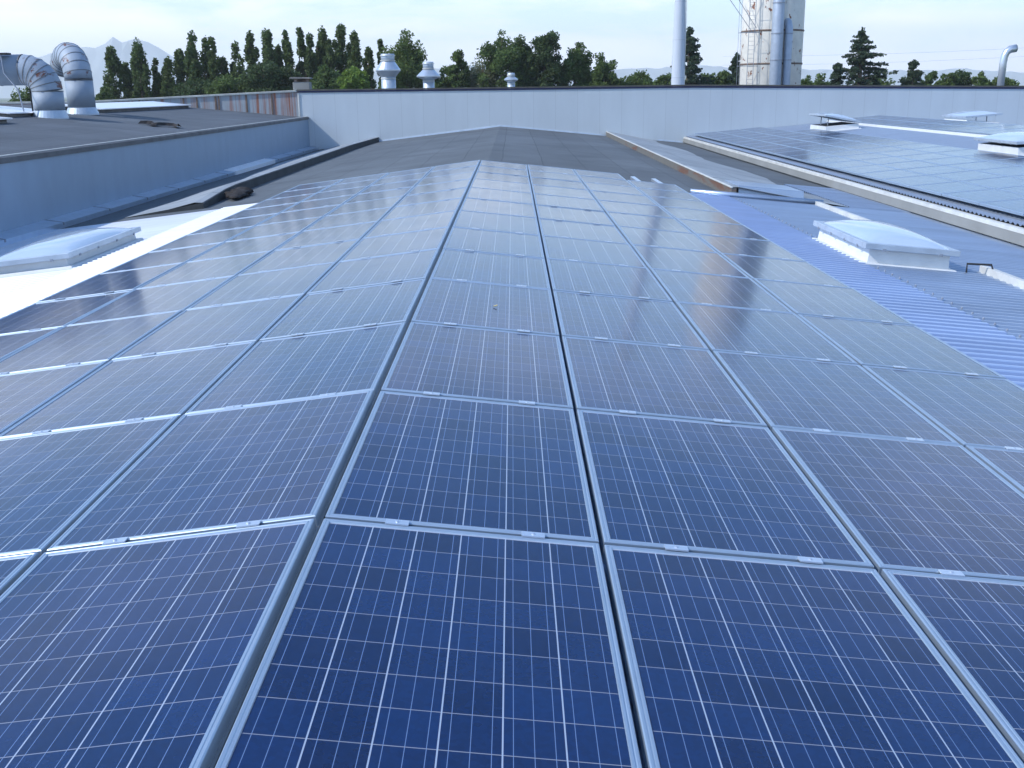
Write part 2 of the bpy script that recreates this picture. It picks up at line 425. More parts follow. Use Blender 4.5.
# outer walls of the complex down to the ground
wl = MB(); 
wl.hexa([(-26,YN,-8),(34,YN,-8),(34,YN+.3,-8),(-26,YN+.3,-8)], [(-26,YN,-1.5),(34,YN,-1.5),(34,YN+.3,-1.5),(-26,YN+.3,-1.5)])
wl.box(34, 34.3, YN, 100, -8, -1.5); wl.box(-26.3, -26, YN, 100, -8, -1.3); wl.box(-26, 34, 100, 100.3, -8, .4)
wl.build('outer_wall', M['wall'], main)
rr_ = MB().box(-26, 34, YW+.32, 100, .3, .5); rr_.build('rear_roof', M['bitumen_left'], main)
MB().box(-26, 34, YW+.05, YW+.31, -8, .45).build('dividing_wall', M['concrete'], main)

# raised felt kerbs (tops of the dividing walls) running up to the parapet
def kerb_right():
    k = MB(); n = 24
    rnd = random.Random(8); out = []
    for i in range(n+1):
        y = 17.35 + (YW-17.35)*i/n
        xo = 7.15 + .16*math.sin(y*.55) + rnd.uniform(-.05, .05)
        if y < 20: xo = 7.3
        out.append((y, xo))
    V = []
    for y, xo in out:
        V += [(4.97, y, zroof(4.97)+.20), (5.10, y, zroof(5.1)+.212), (5.9, y, zroof(5.9)+.13), (xo, y, zroof(xo)+.012)]
    F = [(i*4+j, i*4+j+1, (i+1)*4+j+1, (i+1)*4+j) for i in range(n) for j in range(3)]
    k.add(V, F); t = empty('felt_kerb', (5, 17.4, -.8), 'long raised kerb of pale felt with a brown brick face, right of the ridge', 'roof kerb', 'raised kerbs running to the far wall')
    o = k.build('kerb_top', M['bitumen_light'], t)
    MB().prism_y([(4.965, zroof(4.97)-.05), (4.965, zroof(4.97)+.195), (5.06, zroof(4.97)+.19), (5.06, zroof(4.97)-.05)], 17.36, YW-.01).build('kerb_face', M['kerb_face'], t)
    MB().prism_y([(4.95, zroof(4.97)+.185), (4.95, zroof(4.97)+.205), (4.985, zroof(4.97)+.208), (4.985, zroof(4.97)+.185)], 17.35, YW-.01).build('edge_strip', M['pale_trim'], t)
kerb_right()
def kerb_left():
    k = MB(); n = 24; V = []
    for i in range(n+1):
        t = i/n; y = 18.0 + (YW-18.0)*t
        xi = -5.80 + (.22*(1-(y-18)/3.5) if y < 21.5 else 0) + (.35*(y-40)/6 if y > 40 else 0)
        xo = -7.0 - .035*(y-18) - .16*math.sin(y*.4) - .08*math.sin(y*1.1)
        h = .21*min(1, .55+.45*(y-18)/2.6)
        V += [(xi, y, zroof(xi)+h), (xi-.16, y, zroof(xi)+h*1.05), (xi-.7, y, zroof(xi-.7)+h*.57), (xo, y, zroof(xo)+.012)]
    F = [(i*4+j+1, i*4+j, (i+1)*4+j, (i+1)*4+j+1) for i in range(n) for j in range(3)]
    t_ = empty('felt_kerb', (-6, 18, -.9), 'long raised kerb of pale felt with a dark face, left of the panels', 'roof kerb', 'raised kerbs running to the far wall')
    k.add(V, F).build('kerb_top', M['bitumen_light'], t_)
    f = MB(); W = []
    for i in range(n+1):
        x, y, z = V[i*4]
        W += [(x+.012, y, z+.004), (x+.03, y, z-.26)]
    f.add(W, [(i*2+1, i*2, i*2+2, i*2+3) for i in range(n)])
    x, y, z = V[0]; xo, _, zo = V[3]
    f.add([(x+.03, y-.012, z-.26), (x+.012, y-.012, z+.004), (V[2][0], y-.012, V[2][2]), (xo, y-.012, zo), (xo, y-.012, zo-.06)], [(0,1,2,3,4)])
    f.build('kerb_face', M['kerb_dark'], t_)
    e = MB()
    for i in range(n): e.tube([(V[i*4][0]+.01, V[i*4][1], V[i*4][2]-.01), (V[i*4+4][0]+.01, V[i*4+4][1], V[i*4+4][2]-.01)], .018, 6)
    e.build('edge_strip', M['coping'], t_)
kerb_left()

MB().prism_y([(-.06, -.10), (-.06, -.075), (.06, -.075), (.06, -.10)], YN+4, 20.1).build('ridge_gap_shade', M['dark'], main)  # black strip added to give the dark shade in the ridge gap
lf = MB(); c_ = (-.006, 0.0, .018)
lf.hexa([(0,-.012,0),(.028,-.004,.004),(.030,.010,.006),(.004,.014,0)], [(0,-.012,.004),(.028,-.004,.009),(.030,.010,.011),(.004,.014,.004)])
o = lf.build('fallen_leaf', plain('yellow_leaf', (.62, .50, .22), .7)); o.location = LEAF
tag(o, 'tiny yellow fallen leaf lying on a panel just right of the ridge', 'leaf')
MB().prism_y([(-.0165, -.074), (-.0165, -.040), (-.004, -.044), (-.004, -.074)], YN+4, 20.02).build('frame_side_shade', M['seam'], main)  # grey strip added in place of the shaded frame side
# flashing strips on the sheets
def strip(name, mat, prof, y0, y1, label, cat, group=None):
    o = MB().prism_y(prof, y0, y1).build(name, mat, None, bevel=.004); return tag(o, label, cat, group)
def prof_at(x, w, h, zf=zroof, dz=0): return [(x-w/2, zf(x)+dz-.03), (x-w/2, zf(x)+h), (x+w/2, zf(x)+h-.012), (x+w/2, zf(x)+dz-.03)]
strip('flashing_bar', M['pale_trim'], prof_at(6.42, .10, .10), YN, 9.25, 'pale upstand bar running toward the camera from the right skylight', 'flashing')
strip('flashing_bar', M['pale_trim'], prof_at(6.62, .10, .09), 11.3, 17.2, 'short pale upstand bar behind the right skylight', 'flashing')
o = MB().tube([(4.15, YC, zroof(4.15)+.05), (6.75, YC+.02, zroof(6.75)+.06)], .055, 10).build('cross_flashing', M['sheet_grey'], smooth=True)
tag(o, 'rounded blue grey flashing closing the far end of the right corrugated sheet', 'flashing')
o = MB(); x0, x1 = 5.12, 6.42
o.hexa([(x0,17.45,zroof(x0)-.03),(x1,17.45,zroof(x1)-.03),(x1,18.9,zroof(x1)-.03),(x0,18.9,zroof(x0)-.03)],
       [(x0,17.5,zroof(x0)+.235),(x1,17.5,zroof(x1)+.23),(x1,18.9,zroof(x1)+.225),(x0,18.9,zroof(x0)+.23)])
tag(o.build('kerb_end_box', M['sheet_grey'], bevel=.01), 'pale sheet metal box closing the near end of the right kerb', 'flashing box')
# fixing screws in a row where the two right sheets lap
sc = MB()
for i in range(60):
    y = 3.0 + i*.34*.7
    if y > 17.0 or 8.9 < y < 11.3: continue
    sc.lathe([(.011, zroof(4.93)+.02), (.011, zroof(4.93)+.034), (.006, zroof(4.93)+.040)], 4.95, y, 8)
sc.build('lap_screws', M['steel'], main)

# pale line where the felt meets the parapet wall
fl = MB()
for a, b in ((-7.2, RX), (RX, 4.9), (7.3, XW)):
    fl.hexa([(a,YW-.05,zroof(a)-.02),(b,YW-.05,zroof(b)-.02),(b,YW-.003,zroof(b)-.02),(a,YW-.003,zroof(a)-.02)],
            [(a,YW-.03,zroof(a)+.055),(b,YW-.03,zroof(b)+.055),(b,YW-.003,zroof(b)+.07),(a,YW-.003,zroof(a)+.07)])
# ------------------------------------------------------------------ parapet wall
pw = empty('parapet_wall', (0, YW, -1), 'long pale grey clad parapet wall with a navy cap across the far end of the roofs', 'wall')
def wall_run(x0, x1, y0, y1, z0, za, zb_, mb=None):
    return (mb or MB()).hexa([(x0,y0,z0),(x1,y0,z0 + (zb_-za if z0 > 0 else 0)),(x1,y1,z0 + (zb_-za if z0 > 0 else 0)),(x0,y1,z0)], [(x0,y0,za),(x1,y0,zb_),(x1,y1,zb_),(x0,y1,za)])
def wall_poly(y0, y1, z0, z1, xa=-8.95, xb=34, mid=9.0, fall=.40):
    V = []; F = []
    for y in (y0, y1):
        for x, d in ((xa, 0), (mid, 0), (xb, fall)):
            V += [(x, y, z0-(d if z0 > 0 else 0)), (x, y, z1-d)]
    F = [(0,2,3,1),(2,4,5,3),(6,7,9,8),(8,9,11,10),(1,3,9,7),(3,5,11,9),(0,6,8,2),(2,8,10,4),(0,1,7,6),(4,10,11,5)]
    return MB().add(V, F)
wall_poly(YW, YW+.30, -1.6, 1.46).build('cladding', M['wall'], pw)
wall_poly(YW-.03, YW+.33, 1.462, 1.535, -8.98, 34.03).build('navy_trim', M['cap_blue'], pw)
wall_poly(YW-.06, YW+.36, 1.537, 1.600, -9.0, 34.05).build('coping', M['cap_dark'], pw)
fl.build('base_flashing', M['zinc'], pw)
MB().box(-9.02, -8.953, YW-.04, YW+.3, -.9, 1.45).build('corner_trim', M['pale_trim'], pw)

# ------------------------------------------------------------------ left hall
lh = empty('left_hall', (-XW, 20, -8), 'higher hall on the left with blue grey side wall and dark felt roof', 'building')
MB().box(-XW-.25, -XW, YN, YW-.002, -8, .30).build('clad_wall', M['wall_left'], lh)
felt(-26, -XW-.06, zroof0, YN, YW-.003, 30, 50, .008, 5, (-16.6,)).build('felt_roof', M['bitumen_left'], lh)
MB().prism_y([(-XW-.30, .33), (-XW-.30, .40), (-XW-.02, .405), (-XW+.035, .385), (-XW+.035, .285), (-XW+.003, .285), (-XW+.003, .33)], YN, YW-.004).build('edge_coping', M['coping'], lh)
MB().prism_y([(-XW-.12, .407), (-XW-.12, .420), (-XW-.05, .422), (-XW-.05, .407)], YN, YW-.004).build('coping_joint_strip', M['pale_trim'], lh)
# gutter ledge along the foot of the wall
gt = empty('wall_gutter', (-8.4, 20, -1.1), 'zinc gutter ledge along the foot of the blue grey wall', 'gutter')
zb = zroof(-XW)
MB().prism_y([(-XW+.004, zb+.02), (-XW+.004, zb+.20), (-XW+.36, zb+.145), (-XW+.36, zb+.02)], YN, 31.0).build('ledge', M['ledge'], gt)
MB().prism_y([(-XW+.004, zb+.02), (-XW+.004, zb+.20), (-XW+.36, zb+.145), (-XW+.36, zb+.02)], 36.8, YW-.1).build('ledge', M['ledge'], gt)
o = MB().prism_y([(-XW+.004, zb+.02), (-XW+.004, zb+.215), (-XW+.40, zb+.165), (-XW+.40, zb+.02)], 31.02, 36.78).build('ledge', M['ledge_white'], gt); o['label'] = 'white length of ledge'  # one length of the ledge in a whiter colour
gm = MB()
for i in range(18): gm.hexa([(-XW+.002,i*2.5,zb+.10),(-XW+.37,i*2.5,zb+.10),(-XW+.37,i*2.5+.05,zb+.10),(-XW+.002,i*2.5+.05,zb+.10)],[(-XW+.002,i*2.5,zb+.208),(-XW+.37,i*2.5,zb+.152),(-XW+.37,i*2.5+.05,zb+.152),(-XW+.002,i*2.5+.05,zb+.208)])
gm.build('joint_strips', M['steel'], gt)

# rusty parapet of the left hall
rp = empty('rusty_parapet', (-14, YW, .5), 'rust streaked galvanised parapet at the far edge of the left roof', 'wall')
rp_top = lambda x: 1.50 - .038*(-9.0-x)
V = []; xs = [-9.03 - i*.5 for i in range(20)]
MB().hexa([(-18.4,YW,.2),(-9.03,YW,.2),(-9.03,YW+.2,.2),(-18.4,YW+.2,.2)], [(-18.4,YW,rp_top(-18.4)),(-9.03,YW,rp_top(-9.03)),(-9.03,YW+.2,rp_top(-9.03)),(-18.4,YW+.2,rp_top(-18.4))]).build('cladding', M['rusty_wall'], rp)
MB().hexa([(-26,YW+.01,.2),(-18.42,YW+.01,.2),(-18.42,YW+.2,.2),(-26,YW+.2,.2)], [(-26,YW+.01,1.14),(-18.42,YW+.01,1.14),(-18.42,YW+.2,1.14),(-26,YW+.2,1.14)]).build('rendered_wall', M['rusty_far'], rp)
for x in (-10.2, -11.35, -12.6, -13.6, -14.2, -16.2, -18.1, -12.75):
    MB().box(x-.035, x+.035, YW-.035, YW-.003, .3, rp_top(x)-.005).build('cover_strip', M['rust'], rp)
# ribbed sheet edge on top of it
cp_ = MB(); n = 300
for i in range(n):
    x = -26 + (26-9.05)*i/n; w = (26-9.05)/n*.55; zt = (rp_top(x) if x > -18.42 else 1.14)+.002
    cp_.box(x, x+w, YW-.10, YW+.3, zt+.05, zt+.085)
for a, b in ((-26, -18.42), (-18.40, -9.05)):
    za, zb_ = (1.142, 1.142) if a < -20 else (rp_top(a)+.002, rp_top(b)+.002)
    cp_.hexa([(a,YW-.07,za),(b,YW-.07,zb_),(b,YW+.3,zb_),(a,YW+.3,za)], [(a,YW-.07,za+.048),(b,YW-.07,zb_+.048),(b,YW+.3,zb_+.048),(a,YW+.3,za+.048)])
cp_.build('ribbed_coping', M['pale_trim'], rp)

# brick chimney stub on the corner
st = empty('chimney_stub', (-8.9, YW+.5, .5), 'short brick flue with a broken concrete slab on top at the parapet corner', 'chimney')
MB().box(-9.28, -8.52, YW+.37, YW+.95, .5, 1.93).build('brick_stack', M['concrete'], st, bevel=.02)
pp = MB()
for x in (-9.22, -8.7): pp.box(x, x+.14, YW+.42, YW+.56, 1.932, 2.06)
pp.box(-9.22, -8.6, YW+.7, YW+.84, 1.932, 2.06)
pp.build('slab_supports', M['brick'], st)
MB().hexa([(-9.42,YW+.30,2.062),(-8.44,YW+.30,2.062),(-8.44,YW+1.0,2.062),(-9.42,YW+1.0,2.062)], [(-9.38,YW+.30,2.15),(-8.5,YW+.33,2.13),(-8.5,YW+1.0,2.13),(-9.4,YW+1.0,2.16)]).build('top_slab', M['concrete_dark'], st, bevel=.02)

# ------------------------------------------------------------------ right bay
rb = empty('right_hall', (17.2, 20, -8), 'neighbouring hall on the right with a second field of solar panels', 'building')
corrugated(XW+.02, 17.2, zroof2, 4, YW-.003, -.01).build('corrugated_roof', M['sheet_far'], rb)
corrugated(17.2, 33.9, zroof2, 4, YW-.003, -.01).build('corrugated_roof', M['sheet_grey'], rb)
# eaves fascia: shade painted as a dark foot, beige band, pale rim
fz = lambda a, b: [(XW-.06, a), (XW-.06, b), (XW+.06, b), (XW+.06, a)]
MB().prism_y(fz(-1.3, -.93), YN, YW-.01).build('fascia_shade', M['concrete_dark'], rb)
MB().prism_y([(XW-.12, -.928), (XW-.10, -.765), (XW+.06, -.765), (XW+.06, -.928)], YN, YW-.01).build('fascia_band', M['concrete'], rb)
MB().prism_y([(XW-.09, -.763), (XW-.09, -.70), (XW-.04, -.695), (XW+.04, -.70), (XW+.04, -.763)], YN, YW-.01).build('gutter_rim', M['pale_trim'], rb)
MB().prism_y([(16.95, zroof2(17)-.02), (17.2, zroof2(17.2)+.07), (17.45, zroof2(17.45)-.02)], 4, YW-.01).build('ridge_cap', M['sheet_grey'], rb)
strip('flashing_bar', M['white'], [(15.0, zroof2(15)-.03), (15.0, zroof2(15)+.085), (15.12, zroof2(15)+.085), (15.12, zroof2(15)-.03)], 8, YW-.02,
      'white upstand bar beside the skylights on the far right roof', 'flashing')

# ------------------------------------------------------------------ solar panels
def panel_meshes():
    W, L_, fw, dp = .990, 1.650, .026, .046
    x0, x1, y0, y1 = .01, .01+W, .01, .01+L_
    def ring(i, z): return [(x0+i, y0+i, z), (x1-i, y0+i, z), (x1-i, y1-i, z), (x0+i, y1-i, z)]
    loops = [ring(0, -dp), ring(0, -.0035), ring(.0035, 0), ring(.010, 0), ring(.0125, -.0022), ring(.0150, -.0022), ring(.0165, 0), ring(fw-.002, 0), ring(fw, -.0045)]
    mb = MB(); V = [p for l in loops for p in l]; F = []
    for i in range(len(loops)-1):
        for j in range(4): F.append((i*4+j, i*4+(j+1) % 4, (i+1)*4+(j+1) % 4, (i+1)*4+j))
    mb.add(V, F); mb.box(x0+.004, x1-.004, y0+.004, y1-.004, -dp+.002, -dp+.008)
    fr = mb.mesh('frame', M['frame'])
    gl = MB().add(ring(fw-.003, -.0040), [(0,1,2,3)]).mesh('cell_sheet', M['cells'])
    cl = MB(); cl.box(-.042, .042, -.020, .020, .0008, .0062); cl.lathe([(.007, .0054), (.007, .010), (.004, .0115)], 0, 0, 8)
    return fr, gl, cl.mesh('clamp', M['clamp'])
P_FR, P_GL, P_CL = panel_meshes()
PR = random.Random(11)
def panel(loc, tilt, label, group, clamps=True, jit=.0032):
    t = empty('solar_panel', loc, label, 'solar panel', group)
    t.rotation_euler = (PR.uniform(-jit, jit), tilt + PR.uniform(-jit, jit)*.5, PR.uniform(-.0008, .0008))
    for nm, me in (('frame', P_FR), ('cell_sheet', P_GL)):
        c = bpy.data.objects.new(nm, me); COL.objects.link(c); c.parent = t
    if clamps:
        for x in (.27, .76):
            c = bpy.data.objects.new('clamp', P_CL); COL.objects.link(c); c.parent = t; c.location = (x, 0, 0)
    return t
for n in range(4):
    for r in range(-1, 12):
        near = ORD[r+1]
        if not (n == 3 and r == 11):
            x = GAP + n*PW*math.cos(TR)
            vis = not ((n >= 3 and r < 0))
            if vis:
                panel((x, r*PL, -n*PW*math.sin(TR)), TR, f'solar panel in the {ORD[n]} strip right of the ridge, {near} row from the camera', 'solar panels right of the ridge')
        vis = not ((n >= 1 and r == -1) or (n >= 2 and r < 1) or (n >= 3 and r < 2)) or (n == 1 and r == -1)
        if vis:
            x = -(GAP + (n+1)*PW*math.cos(TL))
            panel((x, r*PL, -(n+1)*PW*math.sin(TL)), -TL, f'solar panel in the {ORD[n]} strip left of the ridge, {near} row from the camera', 'solar panels left of the ridge')
# rails showing beyond the missing panel
for i, dx in enumerate((.30, .76)):
    x = GAP + (3*PW + dx)*math.cos(TR); z = -(3*PW + dx)*math.sin(TR) - .075
    o = MB().prism_y([(x-.045, z-.045), (x-.045, z+.05), (x+.045, z+.05), (x+.045, z-.045)], 18.42, 20.0).build('mounting_rail', M['clamp'])
    tag(o, ('inner' if i == 0 else 'outer') + ' bare aluminium rail end sticking out beyond the right panels', 'mounting rail', 'rail ends beyond the panels')
# second field
T2 = math.atan(.085)
def inview(x, y, z, m=30):
    cam = SC.camera.matrix_world.inverted() @ Vector((x, y, z))
    if cam.z > -.5: return False
    px = 512 + FPX*cam.x/-cam.z; py = 384 - FPX*cam.y/-cam.z
    return -m < px < 1024+m and -m < py < 768+m
for n in range(4):
    for k in range(27):
        y0 = YW - .9 - (k+1)*PL; x0 = 8.80 + n*PW*math.cos(T2)
        if n >= 3 and k < 3: continue
        if not any(inview(x, y, zroof2(x)+.1) for x in (x0, x0+1) for y in (y0, y0+PL)): continue
        panel((x0, y0, zroof2(x0)+.115), -T2, f'right hall solar panel, {ORD[n]} strip from its gutter, {ORD[k]} row from the wall', 'solar panels on the right hall', False, .0015)
for n in range(2):
    for k in range(14):
        y0 = YW - .6 - (k+1)*PL; x0 = 15.2 + n*PW*math.cos(T2)
        if not any(inview(x, y, zroof2(x)+.1) for x in (x0, x0+1) for y in (y0, y0+PL)): continue
        panel((x0, y0, zroof2(x0)+.10), -T2, f'solar panel beyond the right hall white bar, {("near","ridge")[n]} strip, {ORD[k]} from the wall', 'solar panels by the far ridge', False, .0015)

# ------------------------------------------------------------------ skylights
def skylight(loc, w, l, slope, label, kh=.20, openang=0, hinge=1, lift=0.0, struts=False):
    """origin: centre of the base on the roof; slope = rotation about Y"""
    t = empty('skylight', loc, label, 'skylight', 'domed rooflights')
    t.rotation_euler = (0, slope, 0)
    def put(o): o.parent = t; o.matrix_parent_inverse = Matrix.Identity(4); return o
    a, b = w/2, l/2
    k = MB(); k.hexa([(-a-.015,-b-.015,-.03),(a+.015,-b-.015,-.03),(a+.015,b+.015,-.03),(-a-.015,b+.015,-.03)], [(-a,-b,kh),(a,-b,kh),(a,b,kh),(-a,b,kh)])
    k.hexa([(-a-.10,-b-.10,-.02),(a+.10,-b-.10,-.02),(a+.10,b+.10,-.02),(-a-.10,b+.10,-.02)], [(-a-.08,-b-.08,.022),(a+.08,-b-.08,.022),(a+.08,b+.08,.022),(-a-.08,b+.08,.022)])
    put(k.build('kerb', M['white'], bevel=.008))
    # lid = frame + dome, may be hinged open about the long side
    lid = bpy.data.objects.new('lid', None)
    fr = MB(); e = .085; h0, h1 = kh+.004+lift, kh+.075+lift
    for (x0, x1, y0, y1) in ((-a-e, a+e, -b-e, -b+.03), (-a-e, a+e, b-.03, b+e), (-a-e, -a+.03, -b+.0302, b-.0302), (a-.03, a+e, -b+.0302, b-.0302)):
        fr.box(x0, x1, y0, y1, h0, h1)
    bolts = MB()
    for y in (-b*.8, -b*.3, b*.25, b*.8):
        for x in (-a-e-.008, a+e-.012): bolts.box(x, x+.02, y-.02, y+.02, h0-.012, h0+.018)
    for x in (-a*.7, a*.7): bolts.box(x-.02, x+.02, -b-e-.008, -b-e+.012, h0-.012, h0+.018)
    dm = MB(); n = 18; H = .14
    for j in range(n+1):
        for i in range(n+1):
            u, v = -1+2*i/n, -1+2*j/n
            du, dv = 1-abs(u)**2.2, 1-abs(v)**2.6
            z = H*min(1.0, (max(0, du)**.75)*(max(0, dv)**.62))
            dm.v.append((u*(a+.02), v*(b+.02), h1-.004+z))
    for j in range(n):
        for i in range(n): dm.f.append((j*(n+1)+i, j*(n+1)+i+1, (j+1)*(n+1)+i+1, (j+1)*(n+1)+i))
    parts = [put(fr.build('frame', M['zinc'], bevel=.006)), put(dm.build('dome', M['dome'], smooth=True)), put(bolts.build('hinges', M['steel']))]
    if openang:
        piv = Vector((hinge*(a+e), 0, kh))
        m = Matrix.Translation(piv) @ Matrix.Rotation(openang, 4, 'Y') @ Matrix.Translation(-piv)
        for p in parts: p.matrix_local = m
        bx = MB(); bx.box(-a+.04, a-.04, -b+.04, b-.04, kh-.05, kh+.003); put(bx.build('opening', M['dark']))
        s = MB(); 
        for y in (-b*.45, b*.45):
            top = m @ Vector((-hinge*(a-.25), y, kh+.03)); s.tube([(-hinge*(a-.25), y, kh-.02), top], .02, 6)
        put(s.build('strut', M['steel']))
    return t
skylight((5.44, 10.17, zroof(5.44)+.005), .98, 2.1, math.atan(SR), 'large domed white skylight on the corrugated sheet right of the panels', .185)
skylight((-5.70, 11.6, zroof(-5.70)+.005), 1.06, 2.6, -math.atan(SL), 'domed skylight on the glare whitened sheet left of the panels', .12)
skylight((13.70, 40.4, zroof2(13.7)+.005), 1.3, 2.2, -T2, 'skylight with its lid propped open near the far wall on the right', .20, .27, 1)
skylight((13.72, 24.1, zroof2(13.72)+.005), 1.25, 2.3, -T2, 'large skylight cut by the right edge of the photo, lid ajar', .22, .03, 1, .04)
skylight((20.0, 42.3, zroof2(20.0)+.005), 1.35, 2.3, T2, 'raised skylight lid standing against the far wall at the right', .16, -.16, -1, .06)
# small black bracket at the corner of the right skylight
o = MB().tube([(6.13, 9.05, zroof(6.1)+.0), (6.13, 9.05, zroof(6.1)+.12), (6.40, 9.0, zroof(6.4)+.14), (6.42, 8.95, zroof(6.4)+.03)], .014, 6).build('bracket', M['dark'])
tag(o, 'small black metal bracket at the near corner of the right skylight', 'bracket')

# ------------------------------------------------------------------ things on the left roof
def elbow_pipe(name, base, r, pts, label, rust):
    """pts: centre line from the flange upward"""
    t = empty(name, base, label, 'air duct', 'fat galvanised ducts on the left roof')
    V = [Vector(p) for p in pts]
    MB().tube(V, r, 28, True).build('duct', M['galva'] , t, smooth=False)
    return t
def duct_one():
    bx, by, bz = -13.27, 29.4, .80; r = .445
    t = empty('air_duct', (bx, by, bz), 'fat galvanised duct bending from horizontal down into the roof, rust on its bend', 'air duct', 'fat galvanised ducts on the left roof')
    zc = 2.22; Rb = .62
    MB().lathe([(.52, bz-.03), (.52, bz+.02), (.455, bz+.22), (r+.005, bz+.24)], bx, by, 32).build('flange', M['zinc'], t, smooth=False)
    MB().lathe([(r, bz+.242), (r, zc-Rb-.002)], bx, by, 32).build('riser', M['galva'], t, smooth=True)
    el = []; sm = MB()
    for i in range(7):
        a = i/6*math.pi/2
        el.append(Vector((bx-Rb+Rb*math.cos(a), by, zc-Rb+Rb*math.sin(a))))
    e = MB()
    for i in range(6):
        d0 = el[i+1]-el[i]; e.tube([el[i], el[i+1]], [r+.002*(i % 2), r+.002*(i % 2)], 32, False)
    MB().tube(el, r+.002, 32, False).build('elbow', M['duct_rust'], t, smooth=True)
    for i in range(7):
        a = i/6*math.pi/2; d = Vector((-math.sin(a), 0, math.cos(a)))
        sm.tube([el[i]-d*.014, el[i]+d*.014], r+.009, 32, True)
    sm.build('seam_rings', M['seam'], t, smooth=False)
    MB().tube([(bx-Rb-.02, by, zc), (bx-7.5, by, zc-.02)], r, 32).build('run', M['galva'], t, smooth=True)
    s2 = MB()
    for x in (-1.35, -2.6, -4.2): s2.tube([(bx+x, by, zc), (bx+x+.03, by, zc)], r+.012, 32)
    s2.build('run_joints', M['steel'], t)
    b = MB(); b.box(bx-1.55, bx-.85, by-.5, by-.2, zc+r-.02, zc+r+.035); b.build('bracket', M['dark'], t)
    MB().tube([(bx-1.05, by-.46, zc+r), (bx-1.0, by-.5, zc-.1), (bx-.62, by-.56, bz+.85), (bx-.2-.3, by-.6, bz+.12)], .022, 6).build('stay_rod', M['steel'], t)
    MB().tube([(bx-.55, by+.1, zc-r), (bx-.52, by+.05, bz+.1)], .035, 8).build('support_post', M['dark'], t)
duct_one()
def duct_two():
    bx, by, bz = -13.55, 32.6, .86; r = .435
    t = empty('air_duct', (bx, by, bz), 'fat galvanised gooseneck duct arching over just right of the bent duct', 'air duct', 'fat galvanised ducts on the left roof')
    z1 = 1.95; Rb = .78; dr = Vector((-.62, .78, 0)).normalized()
    MB().lathe([(.52, bz-.03), (.52, bz+.02), (.445, bz+.20), (r+.005, bz+.22)], bx, by, 32).build('flange', M['zinc'], t)
    MB().lathe([(r, bz+.222), (r, z1-.002)], bx, by, 32).build('riser', M['galva'], t, smooth=True)
    el = []
    for i in range(11):
        a = math.pi*.86*i/10
        el.append(Vector((bx, by, z1)) + dr*(Rb-Rb*math.cos(a)) + Vector((0, 0, Rb*math.sin(a))))
    MB().tube(el, r+.002, 32, True).build('elbow', M['duct_rust'], t, smooth=True)
    sm = MB()
    for i in range(11):
        a = math.pi*.86*i/10; d = dr*math.sin(a) + Vector((0, 0, math.cos(a)))
        sm.tube([el[i]-d*.013, el[i]+d*.013], r+.009, 32)
    sm.build('seam_rings', M['seam'], t)
duct_two()

def flat_light(x0, x1, y0, y1, label):
    t = empty('flat_rooflight', ((x0+x1)/2, (y0+y1)/2, zroof0((x0+x1)/2)), label, 'rooflight', 'flat rooflight strips on the left roof')
    h = .13
    MB().hexa([(x0,y0,zroof0(x0)-.02),(x1,y0,zroof0(x1)-.02),(x1,y1,zroof0(x1)-.02),(x0,y1,zroof0(x0)-.02)],
              [(x0,y0,zroof0(x0)+h-.02),(x1,y0,zroof0(x1)+h-.02),(x1,y1,zroof0(x1)+h-.02),(x0,y1,zroof0(x0)+h-.02)]).build('kerb', M['concrete_dark'], t)
    MB().hexa([(x0-.1,y0-.1,zroof0(x0-.1)+h-.016),(x1+.12,y0-.1,zroof0(x1+.12)+h-.016),(x1+.12,y1+.1,zroof0(x1+.12)+h-.016),(x0-.1,y1+.1,zroof0(x0-.1)+h-.016)],
              [(x0-.1,y0-.1,zroof0(x0-.1)+h+.02),(x1+.12,y0-.1,zroof0(x1+.12)+h+.02),(x1+.12,y1+.1,zroof0(x1+.12)+h+.02),(x0-.1,y1+.1,zroof0(x0-.1)+h+.02)]).build('cover_sheet', M['bright'], t, bevel=.004)
flat_light(-15.2, -13.7, 34.4, 45.0, 'long flat white rooflight strip behind the ducts on the left roof')
flat_light(-15.6, -13.75, 27.6, 30.6, 'flat pale sheet beside the foot of the bent duct')
flat_light(-14.6, -12.75, 20.0, 25.4, 'flat rooflight strip nearest the left edge of the photo')
o = MB(); rs = random.Random(3)
pts = []
for i in range(9):
    x = -10.75 + i*.15; pts.append((x, 30.0+.25*math.sin(i*1.3)+rs.uniform(-.1, .1), .2+.12*rs.random()))
V = []; F = []
for i, (x, y, w) in enumerate(pts): V += [(x, y-w, zroof0(x)+.035), (x, y, zroof0(x)+.10+.04*rs.random()), (x, y+w, zroof0(x)+.035)]
for i in range(8):
    for j in range(2): F.append((i*3+j, i*3+3+j, i*3+4+j, i*3+1+j))
o.add(V, F); tag(o.build('felt_scrap', M['dirt']), 'crumpled black scrap of roofing felt lying on the left roof', 'felt scrap')
# bundle against the left kerb
def bundle():
    mb = MB(); n, m = 20, 12; rs = random.Random(9)
    for i in range(n+1):
        t = i/n; y = 19.0 + 2.3*t; rad = .17*math.sin(math.pi*min(max(t*.96+.02, 0), 1))**.6*(1+.25*math.sin(i*1.7))
        for j in range(m):
            a = 2*math.pi*j/m; q = rad*(1+rs.uniform(-.38, .30))
            x = -5.42 + (.33*(1-t)) + .0 + q*1.35*math.cos(a); mb.v.append((x - .12, y, zroof(-5.5)+.10+q*.48*math.sin(a)))
    for i in range(n):
        for j in range(m): mb.f.append((i*m+j, i*m+(j+1) % m, (i+1)*m+(j+1) % m, (i+1)*m+j))
    mb.f += [tuple(range(m))[::-1], tuple(range(n*m, n*m+m))]
    tag(mb.build('cloth_bundle', M['dirt'], smooth=True), 'dark dirty bundle of cloth lying against the left kerb', 'cloth bundle')
bundle()

